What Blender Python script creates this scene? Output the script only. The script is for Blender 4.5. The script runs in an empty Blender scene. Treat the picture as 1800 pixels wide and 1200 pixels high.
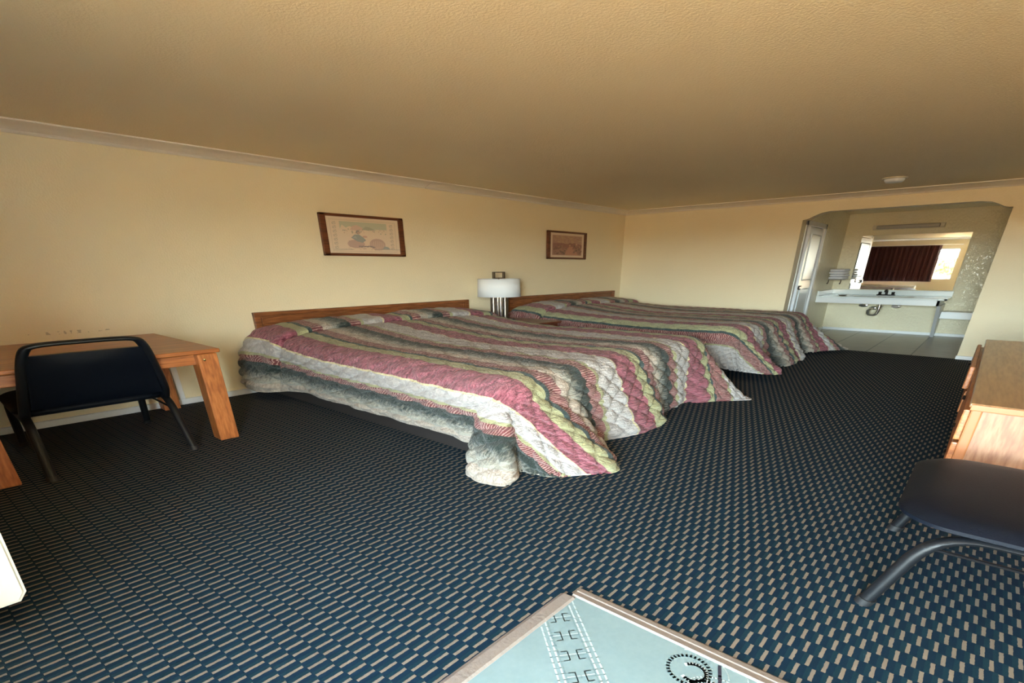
import bpy, bmesh, math, random
import numpy as np
from mathutils import Vector, Matrix
random.seed(7)
S = bpy.context.scene
COL = S.collection
ZS = 0.4545          # the room is wide and low: round sections are squashed the same way as the room
R = math.radians
CEIL = 2.4
YB = 10.852          # back wall
YF = -0.70           # front wall (window and entry door)
XR = 7.90            # right wall
YA = 14.42           # back wall of the vanity alcove
XA0, XA1 = 3.56, 6.31

# ------------------------------------------------------------------ materials
def mat(name):
    m = bpy.data.materials.new(name); m.use_nodes = True
    nt = m.node_tree; b = nt.nodes['Principled BSDF']
    return m, nt, b
def N(nt, t, **kw):
    n = nt.nodes.new(t)
    for k, v in kw.items():
        if k in n.inputs: n.inputs[k].default_value = v
        else: setattr(n, k, v)
    return n
def L(nt, a, b): nt.links.new(a, b)
def srgb(r, g, b):
    f = lambda c: c/12.92 if c <= .04045 else ((c+.055)/1.055)**2.4
    return (f(r/255), f(g/255), f(b/255), 1)
def plain(name, col, rough=.5, metal=0, spec=.5, bump=0, bscale=40):
    m, nt, b = mat(name)
    b.inputs['Base Color'].default_value = col; b.inputs['Roughness'].default_value = rough
    b.inputs['Metallic'].default_value = metal; b.inputs['Specular IOR Level'].default_value = spec
    if bump:
        tc = N(nt, 'ShaderNodeTexCoord'); no = N(nt, 'ShaderNodeTexNoise', Scale=bscale, Detail=3.0)
        bp = N(nt, 'ShaderNodeBump', Strength=bump, Distance=.01)
        L(nt, tc.outputs['Object'], no.inputs['Vector']); L(nt, no.outputs['Fac'], bp.inputs['Height']); L(nt, bp.outputs['Normal'], b.inputs['Normal'])
    return m
def mathn(nt, op, a, b=None, c=None):
    n = nt.nodes.new('ShaderNodeMath'); n.operation = op
    for i, v in enumerate((a, b, c)):
        if v is None: continue
        if isinstance(v, (int, float)): n.inputs[i].default_value = v
        else: nt.links.new(v, n.inputs[i])
    return n.outputs[0]
def mixc(nt, f, a, b):
    n = nt.nodes.new('ShaderNodeMix'); n.data_type = 'RGBA'
    for s, v in ((n.inputs[0], f), (n.inputs[6], a), (n.inputs[7], b)):
        if isinstance(v, (int, float, tuple)): s.default_value = v
        else: nt.links.new(v, s)
    return n.outputs[2]

def paint(name, col, rough, bump, scale=26, spec=.5):
    m, nt, b = mat(name)
    geo = N(nt, 'ShaderNodeNewGeometry')
    n1 = N(nt, 'ShaderNodeTexNoise', Scale=float(scale), Detail=3.0, Roughness=.55)
    n2 = N(nt, 'ShaderNodeTexNoise', Scale=1.3, Detail=2.0)
    L(nt, geo.outputs['Position'], n1.inputs['Vector']); L(nt, geo.outputs['Position'], n2.inputs['Vector'])
    c = mixc(nt, n2.outputs['Fac'], tuple(v*.965 for v in col[:3])+(1,), col)
    if name == 'wall_paint':      # a scuffed patch above the table
        mp = N(nt, 'ShaderNodeMapping'); mp.vector_type = 'POINT'; mp.inputs['Location'].default_value = (0, -.95/.32, -.815/.014); mp.inputs['Scale'].default_value = (1/.2, 1/.32, 1/.014)
        L(nt, geo.outputs['Position'], mp.inputs['Vector']); ln = nt.nodes.new('ShaderNodeVectorMath'); ln.operation = 'LENGTH'; L(nt, mp.outputs[0], ln.inputs[0])
        ns_ = N(nt, 'ShaderNodeTexNoise', Scale=22.0, Detail=3.0); L(nt, geo.outputs['Position'], ns_.inputs['Vector'])
        k_ = mathn(nt, 'MULTIPLY', mathn(nt, 'LESS_THAN', ln.outputs['Value'], 1.0), mathn(nt, 'GREATER_THAN', ns_.outputs['Fac'], .56))
        c = mixc(nt, mathn(nt, 'MULTIPLY', k_, .45), c, (.16, .12, .08, 1))
    L(nt, c, b.inputs['Base Color'])
    b.inputs['Roughness'].default_value = rough; b.inputs['Specular IOR Level'].default_value = spec
    bp = N(nt, 'ShaderNodeBump', Strength=bump, Distance=.012)
    rr = N(nt, 'ShaderNodeValToRGB'); rr.color_ramp.elements[0].position = .38; rr.color_ramp.elements[1].position = .66
    L(nt, n1.outputs['Fac'], rr.inputs['Fac']); L(nt, rr.outputs['Color'], bp.inputs['Height']); L(nt, bp.outputs['Normal'], b.inputs['Normal'])
    return m
M_wall = paint('wall_paint', (.86, .745, .515, 1), .5, .16, 60)
M_alc = paint('alcove_paint', (.84, .76, .55, 1), .2, .5, 30)
M_ceil = paint('ceiling_paint', (.82, .68, .45, 1), .6, .2, 60)
M_trim = plain('trim_paint', (.80, .74, .66, 1), .45, bump=.1)
M_base = plain('baseboard_paint', (.82, .83, .84, 1), .4)

def carpet():
    m, nt, b = mat('carpet')
    geo = N(nt, 'ShaderNodeNewGeometry'); sep = N(nt, 'ShaderNodeSeparateXYZ')
    wn = N(nt, 'ShaderNodeTexNoise', Scale=60.0, Detail=2.0)
    L(nt, geo.outputs['Position'], wn.inputs['Vector']); L(nt, geo.outputs['Position'], sep.inputs[0])
    jit = mathn(nt, 'MULTIPLY', mathn(nt, 'SUBTRACT', wn.outputs['Fac'], .5), .006)
    PX, PY = .0550, .0785
    yy = mathn(nt, 'DIVIDE', mathn(nt, 'SUBTRACT', mathn(nt, 'SUBTRACT', sep.outputs['Y'], mathn(nt, 'MULTIPLY', sep.outputs['X'], .035)), 2.073-5.463*.035-PY/2), PY)
    row = mathn(nt, 'FLOOR', yy); fy = mathn(nt, 'FRACT', yy)
    par = mathn(nt, 'MULTIPLY', mathn(nt, 'MODULO', mathn(nt, 'ABSOLUTE', row), 2.0), .5)
    xx = mathn(nt, 'ADD', mathn(nt, 'DIVIDE', mathn(nt, 'ADD', mathn(nt, 'SUBTRACT', sep.outputs['X'], 5.463), jit), PX), mathn(nt, 'ADD', par, 100.5))
    fx = mathn(nt, 'FRACT', xx)
    dx = mathn(nt, 'ABSOLUTE', mathn(nt, 'SUBTRACT', fx, .5))
    inx = mathn(nt, 'LESS_THAN', dx, .125)
    iny = mathn(nt, 'MULTIPLY', mathn(nt, 'GREATER_THAN', fy, .03), mathn(nt, 'LESS_THAN', fy, .95))
    msk = mathn(nt, 'MULTIPLY', inx, iny)
    # loops half hidden beside each dash: slightly greener wool
    gx = mathn(nt, 'FRACT', mathn(nt, 'ADD', xx, .27))
    grn = mathn(nt, 'LESS_THAN', mathn(nt, 'ABSOLUTE', mathn(nt, 'SUBTRACT', gx, .5)), .17)
    fine = N(nt, 'ShaderNodeTexNoise', Scale=420.0, Detail=2.0)
    L(nt, geo.outputs['Position'], fine.inputs['Vector'])
    navy = mixc(nt, fine.outputs['Fac'], (.0008, .006, .014, 1), (.0026, .021, .046, 1))
    teal = mixc(nt, fine.outputs['Fac'], (.002, .015, .025, 1), (.006, .030, .045, 1))
    base = mixc(nt, grn, navy, teal)
    tan = mixc(nt, fine.outputs['Fac'], (.08, .063, .048, 1), (.25, .21, .17, 1))
    col = mixc(nt, msk, base, tan)
    L(nt, col, b.inputs['Base Color']); b.inputs['Roughness'].default_value = .95; b.inputs['Specular IOR Level'].default_value = .15
    h = mathn(nt, 'ADD', mathn(nt, 'MULTIPLY', fine.outputs['Fac'], .5), mathn(nt, 'MULTIPLY', dx, -1.2))
    bp = N(nt, 'ShaderNodeBump', Strength=.6, Distance=.006); L(nt, h, bp.inputs['Height']); L(nt, bp.outputs['Normal'], b.inputs['Normal'])
    return m
M_carpet = carpet()

def wood(name, c1, c2, c3, axis='X', rough=.38, scale=1.0, coat=.15):
    """oak: long grain along the given axis"""
    m, nt, b = mat(name)
    tc = N(nt, 'ShaderNodeTexCoord'); mp = N(nt, 'ShaderNodeMapping')
    sc = {'X': (.35, 4.5, 9.0), 'Y': (4.5, .35, 9.0), 'Z': (4.0, 4.0, .9)}[axis]
    mp.inputs['Scale'].default_value = tuple(s*scale for s in sc)
    L(nt, tc.outputs['Object'], mp.inputs['Vector'])
    big = N(nt, 'ShaderNodeTexNoise', Scale=1.1, Detail=4.0, Distortion=1.6)
    L(nt, mp.outputs[0], big.inputs['Vector'])
    w = N(nt, 'ShaderNodeMath', operation='SINE'); L(nt, mathn(nt, 'MULTIPLY', big.outputs['Fac'], 38.0), w.inputs[0])
    fine = N(nt, 'ShaderNodeTexNoise', Scale=14.0, Detail=4.0); L(nt, mp.outputs[0], fine.inputs['Vector'])
    f = mathn(nt, 'ADD', mathn(nt, 'MULTIPLY', w.outputs[0], .10), fine.outputs['Fac'])
    r = N(nt, 'ShaderNodeValToRGB'); e = r.color_ramp.elements
    e[0].position = .30; e[0].color = c1; e[1].position = .72; e[1].color = c3; q = e.new(.5); q.color = c2
    L(nt, f, r.inputs['Fac']); L(nt, r.outputs['Color'], b.inputs['Base Color'])
    b.inputs['Roughness'].default_value = rough; b.inputs['Coat Weight'].default_value = coat; b.inputs['Coat Roughness'].default_value = .25
    bp = N(nt, 'ShaderNodeBump', Strength=.12, Distance=.004); L(nt, f, bp.inputs['Height']); L(nt, bp.outputs['Normal'], b.inputs['Normal'])
    return m
O1, O2, O3 = srgb(146, 84, 42), srgb(172, 102, 52), srgb(190, 120, 66)
W_x = wood('oak_along_depth', O1, O2, O3, 'X')
W_y = wood('oak_along_width', O1, O2, O3, 'Y')
W_z = wood('oak_upright', O1, O2, O3, 'Z')
H1, H2, H3 = srgb(104, 58, 30), srgb(132, 78, 42), srgb(152, 94, 54)
WH = wood('headboard_oak', H1, H2, H3, 'Y')
WHz = wood('headboard_oak_upright', H1, H2, H3, 'Z')
WP = wood('picture_frame_wood', srgb(70, 34, 16), srgb(98, 52, 26), srgb(120, 68, 36), 'Y', .4)
WN = wood('nightstand_wood', srgb(84, 40, 26), srgb(112, 56, 36), srgb(132, 72, 46), 'Y', .35)
WD = wood('dresser_top_wood', srgb(126, 94, 64), srgb(146, 112, 80), srgb(160, 126, 92), 'Y', .3, coat=.5)
WE = wood('dresser_side_oak', srgb(132, 88, 62), srgb(152, 106, 76), srgb(166, 122, 92), 'Z', .45, .8, .05)
WO = plain('orange_oak_edge', srgb(160, 98, 52), .45)
M_black = plain('black_vinyl', (.003, .005, .010, 1), .5, spec=.14, bump=.12, bscale=160)
M_tube = plain('dark_grey_tube', (.005, .006, .008, 1), .45, spec=.35, bump=.05, bscale=60)
M_tubeb = plain('black_tube', (.004, .006, .010, 1), .4, spec=.5)
M_rub = plain('black_rubber', (.008, .008, .009, 1), .6)
M_chrome = plain('chrome', (.75, .75, .76, 1), .12, metal=1)
M_nickel = plain('brushed_nickel', (.22, .19, .16, 1), .3, metal=1)
M_dmetal = plain('dark_bronze', (.03, .028, .03, 1), .3, metal=.8)
M_white = plain('white_enamel', (.80, .82, .84, 1), .3)
M_shade = plain('lampshade_cloth', (.86, .90, .94, 1), .85, spec=.2)
M_porc = plain('cultured_marble', (.80, .85, .86, 1), .14, spec=.6)
M_door = plain('door_paint', (.72, .77, .84, 1), .35)
M_towel = plain('white_terry', (.92, .91, .95, 1), .95, spec=.1, bump=.5, bscale=120)
M_dark = plain('dark_plinth', (.018, .014, .013, 1), .7)
M_tick = plain('mattress_ticking', (.62, .68, .80, 1), .8)
M_diff = plain('prismatic_diffuser', (.40, .37, .34, 1), .35, bump=.3, bscale=90)
M_cap = plain('ivory_plastic', (.66, .60, .48, 1), .4)
M_ac = plain('offwhite_plastic', (.80, .86, .84, 1), .42)
M_grille = plain('grey_grille', (.16, .16, .15, 1), .5)
M_alu = plain('window_aluminium', (.55, .55, .53, 1), .35, metal=.6)
M_paper = plain('cream_print_paper', srgb(226, 204, 178), .55)
M_brass = plain('brass_screw', (.8, .6, .3, 1), .25, metal=1)

def curtain_mat():
    m, nt, b = mat('maroon_curtain_cloth')
    b.inputs['Base Color'].default_value = (.075, .018, .020, 1); b.inputs['Roughness'].default_value = .9
    b.inputs['Transmission Weight'].default_value = 0
    return m
M_curt = curtain_mat()
m, nt, b = mat('mirror_glass'); M_mir = m
b.inputs['Base Color'].default_value = (.86, .88, .86, 1); b.inputs['Metallic'].default_value = 1; b.inputs['Roughness'].default_value = .015
m, nt, b = mat('window_glass'); M_glass = m
b.inputs['Base Color'].default_value = (1, 1, 1, 1); b.inputs['Roughness'].default_value = 0; b.inputs['Transmission Weight'].default_value = 1; b.inputs['IOR'].default_value = 1.0; b.inputs['Specular IOR Level'].default_value = .3

def tile_mat():
    m, nt, b = mat('alcove_floor_tile')
    geo = N(nt, 'ShaderNodeNewGeometry'); sep = N(nt, 'ShaderNodeSeparateXYZ'); L(nt, geo.outputs['Position'], sep.inputs[0])
    def grout(o, off, p, w):
        f = mathn(nt, 'FRACT', mathn(nt, 'DIVIDE', mathn(nt, 'SUBTRACT', o, off-p*20), p))
        return mathn(nt, 'LESS_THAN', mathn(nt, 'ABSOLUTE', mathn(nt, 'SUBTRACT', f, .5)), w/p/2)
    gx = grout(sep.outputs['X'], 5.06+.325, .65, .022); gy = grout(sep.outputs['Y'], 12.0, 1.15, .016)
    mp = N(nt, 'ShaderNodeMapping'); mp.inputs['Scale'].default_value = (.8, 5, 1)
    L(nt, geo.outputs['Position'], mp.inputs['Vector'])
    n = N(nt, 'ShaderNodeTexNoise', Scale=3.0, Detail=6.0); L(nt, mp.outputs[0], n.inputs['Vector'])
    r = N(nt, 'ShaderNodeValToRGB'); e = r.color_ramp.elements
    e[0].position = .3; e[0].color = (.22, .20, .18, 1); e[1].position = .7; e[1].color = (.36, .32, .285, 1)
    L(nt, n.outputs['Fac'], r.inputs['Fac'])
    c = mixc(nt, mathn(nt, 'MULTIPLY', gy, .25), r.outputs['Color'], (.08, .07, .07, 1))
    c = mixc(nt, gx, c, (.035, .03, .03, 1))
    L(nt, c, b.inputs['Base Color']); b.inputs['Roughness'].default_value = .32
    return m
M_tile = tile_mat()
def vinyl_mat():
    m, nt, b = mat('entry_vinyl')
    geo = N(nt, 'ShaderNodeNewGeometry')
    n = N(nt, 'ShaderNodeTexNoise', Scale=9.0, Detail=5.0); n2 = N(nt, 'ShaderNodeTexNoise', Scale=50.0, Detail=3.0)
    L(nt, geo.outputs['Position'], n.inputs['Vector']); L(nt, geo.outputs['Position'], n2.inputs['Vector'])
    c = mixc(nt, n.outputs['Fac'], (.125, .195, .21, 1), (.18, .255, .265, 1))
    c = mixc(nt, mathn(nt, 'MULTIPLY', n2.outputs['Fac'], .35), c, (.26, .34, .355, 1))
    L(nt, c, b.inputs['Base Color']); b.inputs['Roughness'].default_value = .4
    return m
M_vinyl = vinyl_mat()
M_vline = plain('vinyl_pale_line', (.40, .49, .50, 1), .4)
M_vdark = plain('vinyl_grey_line', (.13, .20, .215, 1), .4)
M_seam = plain('dark_seam', (.02, .02, .035, 1), .5)
M_thresh = plain('threshold_strip', (.20, .17, .15, 1), .5, bump=.3, bscale=60)

# bedspread ---------------------------------------------------------------
CR, GRD, GR, PS, OL, WT, YE, PK, DG = 'cr grd gr ps ol wt ye pk dg'.split()
STR = [(0, CR), (.18, GR), (.57, PS), (.69, OL), (.73, WT), (.98, YE), (1.0, PK), (1.27, OL), (1.41, DG), (1.47, PS), (1.60, CR), (1.72, GR), (1.99, PS), (2.12, OL),
       (2.17, WT), (2.47, YE), (2.50, PK), (2.77, OL), (2.91, DG), (2.97, PS), (3.10, CR), (3.22, GR), (3.49, PS), (3.62, OL), (3.67, WT), (3.97, YE), (4.0, PK), (4.27, OL),
       (4.41, DG), (4.47, PS), (4.75, OL), (4.80, WT)]
PALA = {CR: srgb(190, 176, 160), GR: srgb(34, 46, 42), PS: srgb(110, 54, 56), OL: srgb(166, 162, 122), WT: srgb(190, 184, 180), YE: srgb(196, 180, 130), PK: srgb(92, 34, 46), DG: srgb(34, 50, 50)}
PALB = {CR: srgb(150, 136, 124), GR: srgb(158, 154, 142), PS: srgb(186, 148, 138), OL: srgb(148, 148, 110), WT: srgb(162, 156, 154), YE: srgb(220, 210, 170), PK: srgb(176, 104, 116), DG: srgb(60, 82, 80)}
def spread_mat(name):
    m, nt, b = mat(name)
    uv = N(nt, 'ShaderNodeUVMap'); sep = N(nt, 'ShaderNodeSeparateXYZ'); L(nt, uv.outputs[0], sep.inputs[0])
    s, t = sep.outputs['X'], sep.outputs['Y']
    wob = N(nt, 'ShaderNodeTexNoise', Scale=6.0, Detail=2.0); L(nt, uv.outputs[0], wob.inputs['Vector'])
    s = mathn(nt, 'ADD', s, mathn(nt, 'MULTIPLY', mathn(nt, 'SUBTRACT', wob.outputs['Fac'], .5), .03))
    SMAX = 6.0
    fac = mathn(nt, 'DIVIDE', s, SMAX)
    def ramp(items, pal, msk=False):
        r = N(nt, 'ShaderNodeValToRGB'); r.color_ramp.interpolation = 'CONSTANT'; e = r.color_ramp.elements
        for i, (p, k) in enumerate(items):
            c = pal[k]
            if i == 0: q = e[0]; q.position = 0
            elif i == 1: q = e[1]; q.position = p/SMAX
            else: q = e.new(p/SMAX)
            q.color = c
        L(nt, fac, r.inputs['Fac']); return r.outputs['Color']
    lo = [x for x in STR if x[0] < 2.5]; hi = [(0, WT)]+[x for x in STR if x[0] >= 2.5]
    sel = mathn(nt, 'GREATER_THAN', s, 2.5)
    A = mixc(nt, sel, ramp(lo, PALA), ramp(hi, PALA)); B = mixc(nt, sel, ramp(lo, PALB), ramp(hi, PALB))
    pm = {k: ((1, 1, 1, 1) if k == PS else (0, 0, 0, 1)) for k in PALA}
    P = mixc(nt, sel, ramp(lo, pm), ramp(hi, pm))
    gm = {k: ((1, 1, 1, 1) if k == GR else (0, 0, 0, 1)) for k in PALA}
    G = mixc(nt, sel, ramp(lo, gm), ramp(hi, gm))
    # brushed streaks that run across the stripe
    mp = N(nt, 'ShaderNodeMapping'); mp.inputs['Scale'].default_value = (7, 26, 1); mp.inputs['Rotation'].default_value = (0, 0, .5)
    L(nt, uv.outputs[0], mp.inputs['Vector'])
    st = N(nt, 'ShaderNodeTexNoise', Scale=1.6, Detail=5.0, Roughness=.7); L(nt, mp.outputs[0], st.inputs['Vector'])
    stc = N(nt, 'ShaderNodeMapRange'); stc.inputs[1].default_value = .38; stc.inputs[2].default_value = .64; L(nt, st.outputs['Fac'], stc.inputs[0])
    ln = mathn(nt, 'SINE', mathn(nt, 'ADD', mathn(nt, 'MULTIPLY', t, 2*math.pi/.026), mathn(nt, 'MULTIPLY', st.outputs['Fac'], 9.0)))
    lnf = N(nt, 'ShaderNodeMapRange'); lnf.inputs[1].default_value = .1; lnf.inputs[2].default_value = .9; L(nt, ln, lnf.inputs[0])
    # green bands fade towards cream on their hem side
    gr = mathn(nt, 'MODULO', mathn(nt, 'ADD', s, .04), 1.5)      # 0..1.5
    gg = N(nt, 'ShaderNodeMapRange'); gg.inputs[1].default_value = .20; gg.inputs[2].default_value = .50; gg.inputs[3].default_value = 1.25; gg.inputs[4].default_value = -.35
    gsh = N(nt, 'ShaderNodeMapRange'); gsh.inputs[1].default_value = 1.70; gsh.inputs[2].default_value = 1.95; gsh.inputs[3].default_value = 1.25; gsh.inputs[4].default_value = -.35
    s15 = mathn(nt, 'SUBTRACT', s, mathn(nt, 'MULTIPLY', sel, 1.5))
    L(nt, s15, gsh.inputs[0]); L(nt, s, gg.inputs[0])
    first = mathn(nt, 'LESS_THAN', s, 1.0)
    gmix = N(nt, 'ShaderNodeMix'); L(nt, first, gmix.inputs[0]); L(nt, gsh.outputs[0], gmix.inputs[2]); L(nt, gg.outputs[0], gmix.inputs[3])
    gf = mathn(nt, 'ADD', gmix.outputs[0], mathn(nt, 'MULTIPLY', mathn(nt, 'SUBTRACT', stc.outputs[0], .5), .9))
    gfc = N(nt, 'ShaderNodeClamp'); L(nt, gf, gfc.inputs[0])
    f = mixc(nt, P, stc.outputs[0], lnf.outputs[0]); f = mixc(nt, G, f, gfc.outputs[0])
    c = mixc(nt, f, A, B)
    L(nt, c, b.inputs['Base Color']); b.inputs['Roughness'].default_value = .62; b.inputs['Specular IOR Level'].default_value = .3
    b.inputs['Sheen Weight'].default_value = .2; b.inputs['Sheen Roughness'].default_value = .4
    cr_n = N(nt, 'ShaderNodeTexNoise', Scale=26.0, Detail=4.0, Distortion=.8); L(nt, uv.outputs[0], cr_n.inputs['Vector'])
    hh = mathn(nt, 'ADD', st.outputs['Fac'], mathn(nt, 'MULTIPLY', cr_n.outputs['Fac'], 1.1))
    bp = N(nt, 'ShaderNodeBump', Strength=1.0, Distance=.022); L(nt, hh, bp.inputs['Height']); L(nt, bp.outputs['Normal'], b.inputs['Normal'])
    return m
M_spread = spread_mat('quilted_striped_cloth')

# ------------------------------------------------------------------ helpers
def world_loc(o):
    v = Vector((0, 0, 0))
    while o: v += o.location; o = o.parent
    return v
def obj(name, bm, mats, parent=None, smooth=False, local=False):
    if not isinstance(mats, (list, tuple)): mats = [mats]
    me = bpy.data.meshes.new(name)
    bmesh.ops.recalc_face_normals(bm, faces=bm.faces)
    if not local:
        if parent is not None:
            off = world_loc(parent)
        else:
            xs = [v.co for v in bm.verts]
            off = Vector(((min(c.x for c in xs)+max(c.x for c in xs))/2, (min(c.y for c in xs)+max(c.y for c in xs))/2, min(c.z for c in xs)))
        bmesh.ops.translate(bm, verts=bm.verts, vec=-off)
    for f in bm.faces: f.smooth = smooth
    bm.to_mesh(me); bm.free()
    for mm in mats: me.materials.append(mm)
    if smooth:
        try: me.set_sharp_from_angle(angle=R(40))
        except Exception: pass
    o = bpy.data.objects.new(name, me); COL.objects.link(o)
    if parent is not None: o.parent = parent
    elif not local: o.location = off
    return o
def thing(name, label, cat, loc, rz=0, group=None):
    o = bpy.data.objects.new(name, None); COL.objects.link(o); o.location = loc; o.rotation_euler = (0, 0, rz)
    o.empty_display_size = .1
    return tag(o, label, cat, group)
def tag(o, label, cat, group=None):
    o['label'] = label; o['category'] = cat
    if group: o['group'] = group
    return o
def struct(name, bm, m, smooth=False):
    o = obj(name, bm, m, smooth=smooth); o['kind'] = 'structure'; return o
def box(bm, lo, hi, bev=0, seg=2, mi=0):
    b2 = bmesh.new(); r = bmesh.ops.create_cube(b2, size=1)
    for v in b2.verts:
        v.co = Vector(((lo[0]+hi[0])/2+v.co.x*(hi[0]-lo[0]), (lo[1]+hi[1])/2+v.co.y*(hi[1]-lo[1]), (lo[2]+hi[2])/2+v.co.z*(hi[2]-lo[2])))
    if bev: bmesh.ops.bevel(b2, geom=list(b2.edges), offset=bev, segments=seg, affect='EDGES', profile=.6)
    merge(bm, b2, mi)
def merge(bm, b2, mi=0):
    for f in b2.faces: f.material_index = mi
    me = bpy.data.meshes.new('tmp'); b2.to_mesh(me); b2.free(); bm.from_mesh(me); bpy.data.meshes.remove(me)
def BX(lo, hi, bev=0, seg=2):
    bm = bmesh.new(); box(bm, lo, hi, bev, seg); return bm
def quad(bm, pts, mi=0):
    f = bm.faces.new([bm.verts.new(p) for p in pts]); f.material_index = mi; return f
def tube(bm, pts, r, seg=10, closed=False, zs=ZS, rads=None, flat=1.0, mi=0):
    """round tube through pts; its section keeps the room's squash in z"""
    P = [Vector((p[0], p[1], p[2]/zs)) for p in pts]; n = len(P); rings = []
    up = None
    for i in range(n):
        a = P[i-1] if (i > 0 or closed) else P[i]; c = P[(i+1) % n] if (i < n-1 or closed) else P[i]
        d = (c-a).normalized()
        if up is None:
            up = Vector((0, 0, 1)) if abs(d.z) < .9 else Vector((1, 0, 0))
        s = d.cross(up).normalized(); up = s.cross(d).normalized()
        rr = rads[i] if rads else r
        rings.append([bm.verts.new(Vector(((q := P[i]+s*math.cos(k*2*math.pi/seg)*rr*flat+up*math.sin(k*2*math.pi/seg)*rr).x, q.y, q.z*zs))) for k in range(seg)])
    m = n if closed else n-1
    for i in range(m):
        A, B = rings[i], rings[(i+1) % n]
        for k in range(seg):
            f = bm.faces.new((A[k], A[(k+1) % seg], B[(k+1) % seg], B[k])); f.material_index = mi
    if not closed:
        f = bm.faces.new(list(reversed(rings[0]))); f.material_index = mi; f = bm.faces.new(rings[-1]); f.material_index = mi
def smoothpath(pts, rad=.08, n=6):
    """rounds the corners of a polyline"""
    P = [Vector(p) for p in pts]; out = [P[0]]
    for i in range(1, len(P)-1):
        a, b, c = P[i-1], P[i], P[i+1]
        ra = min(rad, (a-b).length*.48); rc = min(rad, (c-b).length*.48)
        p0 = b+(a-b).normalized()*ra; p1 = b+(c-b).normalized()*rc
        for k in range(n+1):
            t = k/n; out.append(p0*(1-t)**2+b*2*t*(1-t)+p1*t*t)
    out.append(P[-1]); return out
def lathe(bm, prof, c, seg=40, mi=0, ax='Z'):
    rings = []
    for r, z in prof:
        ring = []
        for k in range(seg):
            a = 2*math.pi*k/seg
            if ax == 'Z': p = (c[0]+r*math.cos(a), c[1]+r*math.sin(a), c[2]+z)
            else: p = (c[0]+r*math.cos(a), c[1]+z, c[2]+r*math.sin(a)*ZS)
            ring.append(bm.verts.new(p))
        rings.append(ring)
    for A, B in zip(rings, rings[1:]):
        for k in range(seg):
            f = bm.faces.new((A[k], A[(k+1) % seg], B[(k+1) % seg], B[k])); f.material_index = mi
    for ring in (rings[0], rings[-1]):
        try: bm.faces.new(ring).material_index = mi
        except Exception: pass
def prism(bm, outline, ax, a, b, mi=0):
    """extrude a 2D outline (list of (u,v)) along axis ax from a to b"""
    def P(u, v, w): return {'X': (w, u, v), 'Y': (u, w, v), 'Z': (u, v, w)}[ax]
    A = [bm.verts.new(P(u, v, a)) for u, v in outline]; B = [bm.verts.new(P(u, v, b)) for u, v in outline]
    n = len(A)
    for i in range(n):
        f = bm.faces.new((A[i], A[(i+1) % n], B[(i+1) % n], B[i])); f.material_index = mi
    for ring in (A, list(reversed(B))):
        f = bm.faces.new(ring); f.material_index = mi

# ------------------------------------------------------------------ camera
F, PPX, PPY = 868.8495, 917.99155, 917.01369
RC = np.array([[0.75584069, 0.65474092, -0.00437952], [0.29540213, -0.34696982, -0.89014017], [-0.58433076, 0.67151044, -0.45566577]])
cd = bpy.data.cameras.new('camera'); cam = bpy.data.objects.new('camera', cd); COL.objects.link(cam)
cd.sensor_width = 36; cd.sensor_fit = 'HORIZONTAL'; cd.lens = F/1800*36
cd.shift_x = (900-PPX)/1800; cd.shift_y = (PPY-600)/1800; cd.clip_start = .02; cd.clip_end = 400
cam.matrix_world = Matrix([[RC[0][i], -RC[1][i], -RC[2][i], (6.46121, 0, 1.326)[i]] for i in range(3)]+[[0, 0, 0, 1]])
S.camera = cam

# ------------------------------------------------------------------ room shell
T = .16; TF = .42
struct('floor', BX((-T, YF-TF, -.12), (XR+T, YB+.02, 0)), M_carpet)
bm = bmesh.new(); box(bm, (XA0-1.6, YB+.02, -.12), (XA1+T+.5, YA+T, 0)); struct('floor', bm, M_tile)
struct('ceiling', BX((-T, YF-TF, CEIL), (XR+T, YB+.25, CEIL+.12)), M_ceil)
struct('wall_left', BX((-T, YF-TF, 0), (0, YB+.25, CEIL)), M_wall)
struct('wall_right', BX((XR, YF-TF, 0), (XR+T, YB+.25, CEIL)), M_wall)
# back wall with the arched alcove opening
YW = YB+.24
bm = bmesh.new()
box(bm, (0, YB, 0), (XA0, YW, CEIL)); box(bm, (XA1, YB, 0), (XR, YW, CEIL))
curvL = [(XA0, 2.06), (XA0+.08, 2.075), (XA0+.17, 2.115), (XA0+.27, 2.152), (XA0+.40, 2.172)]
curvR = [(XA1-.38, 2.176), (XA1-.26, 2.162), (XA1-.17, 2.130), (XA1-.10, 2.095), (XA1-.04, 2.084), (XA1, 2.082)]
prism(bm, [(XA0, CEIL)]+curvL+curvR+[(XA1, CEIL)], 'Y', YB, YW)
struct('wall_back', bm, M_wall)
# front wall: window and entry door openings
WX0, WX1, WZ0, WZ1 = 1.25, 4.90, .84, 2.0
DX0, DX1, DZ = 5.60, 7.45, 2.06
bm = bmesh.new()
for x0, x1, z0, z1 in ((0, WX0, 0, CEIL), (WX0, WX1, 0, WZ0), (WX0, WX1, WZ1, CEIL), (WX1, DX0, 0, CEIL), (DX0, DX1, DZ, CEIL), (DX1, XR, 0, CEIL)):
    box(bm, (x0, YF-TF, z0), (x1, YF, z1))
struct('wall_front', bm, M_wall)
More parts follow.
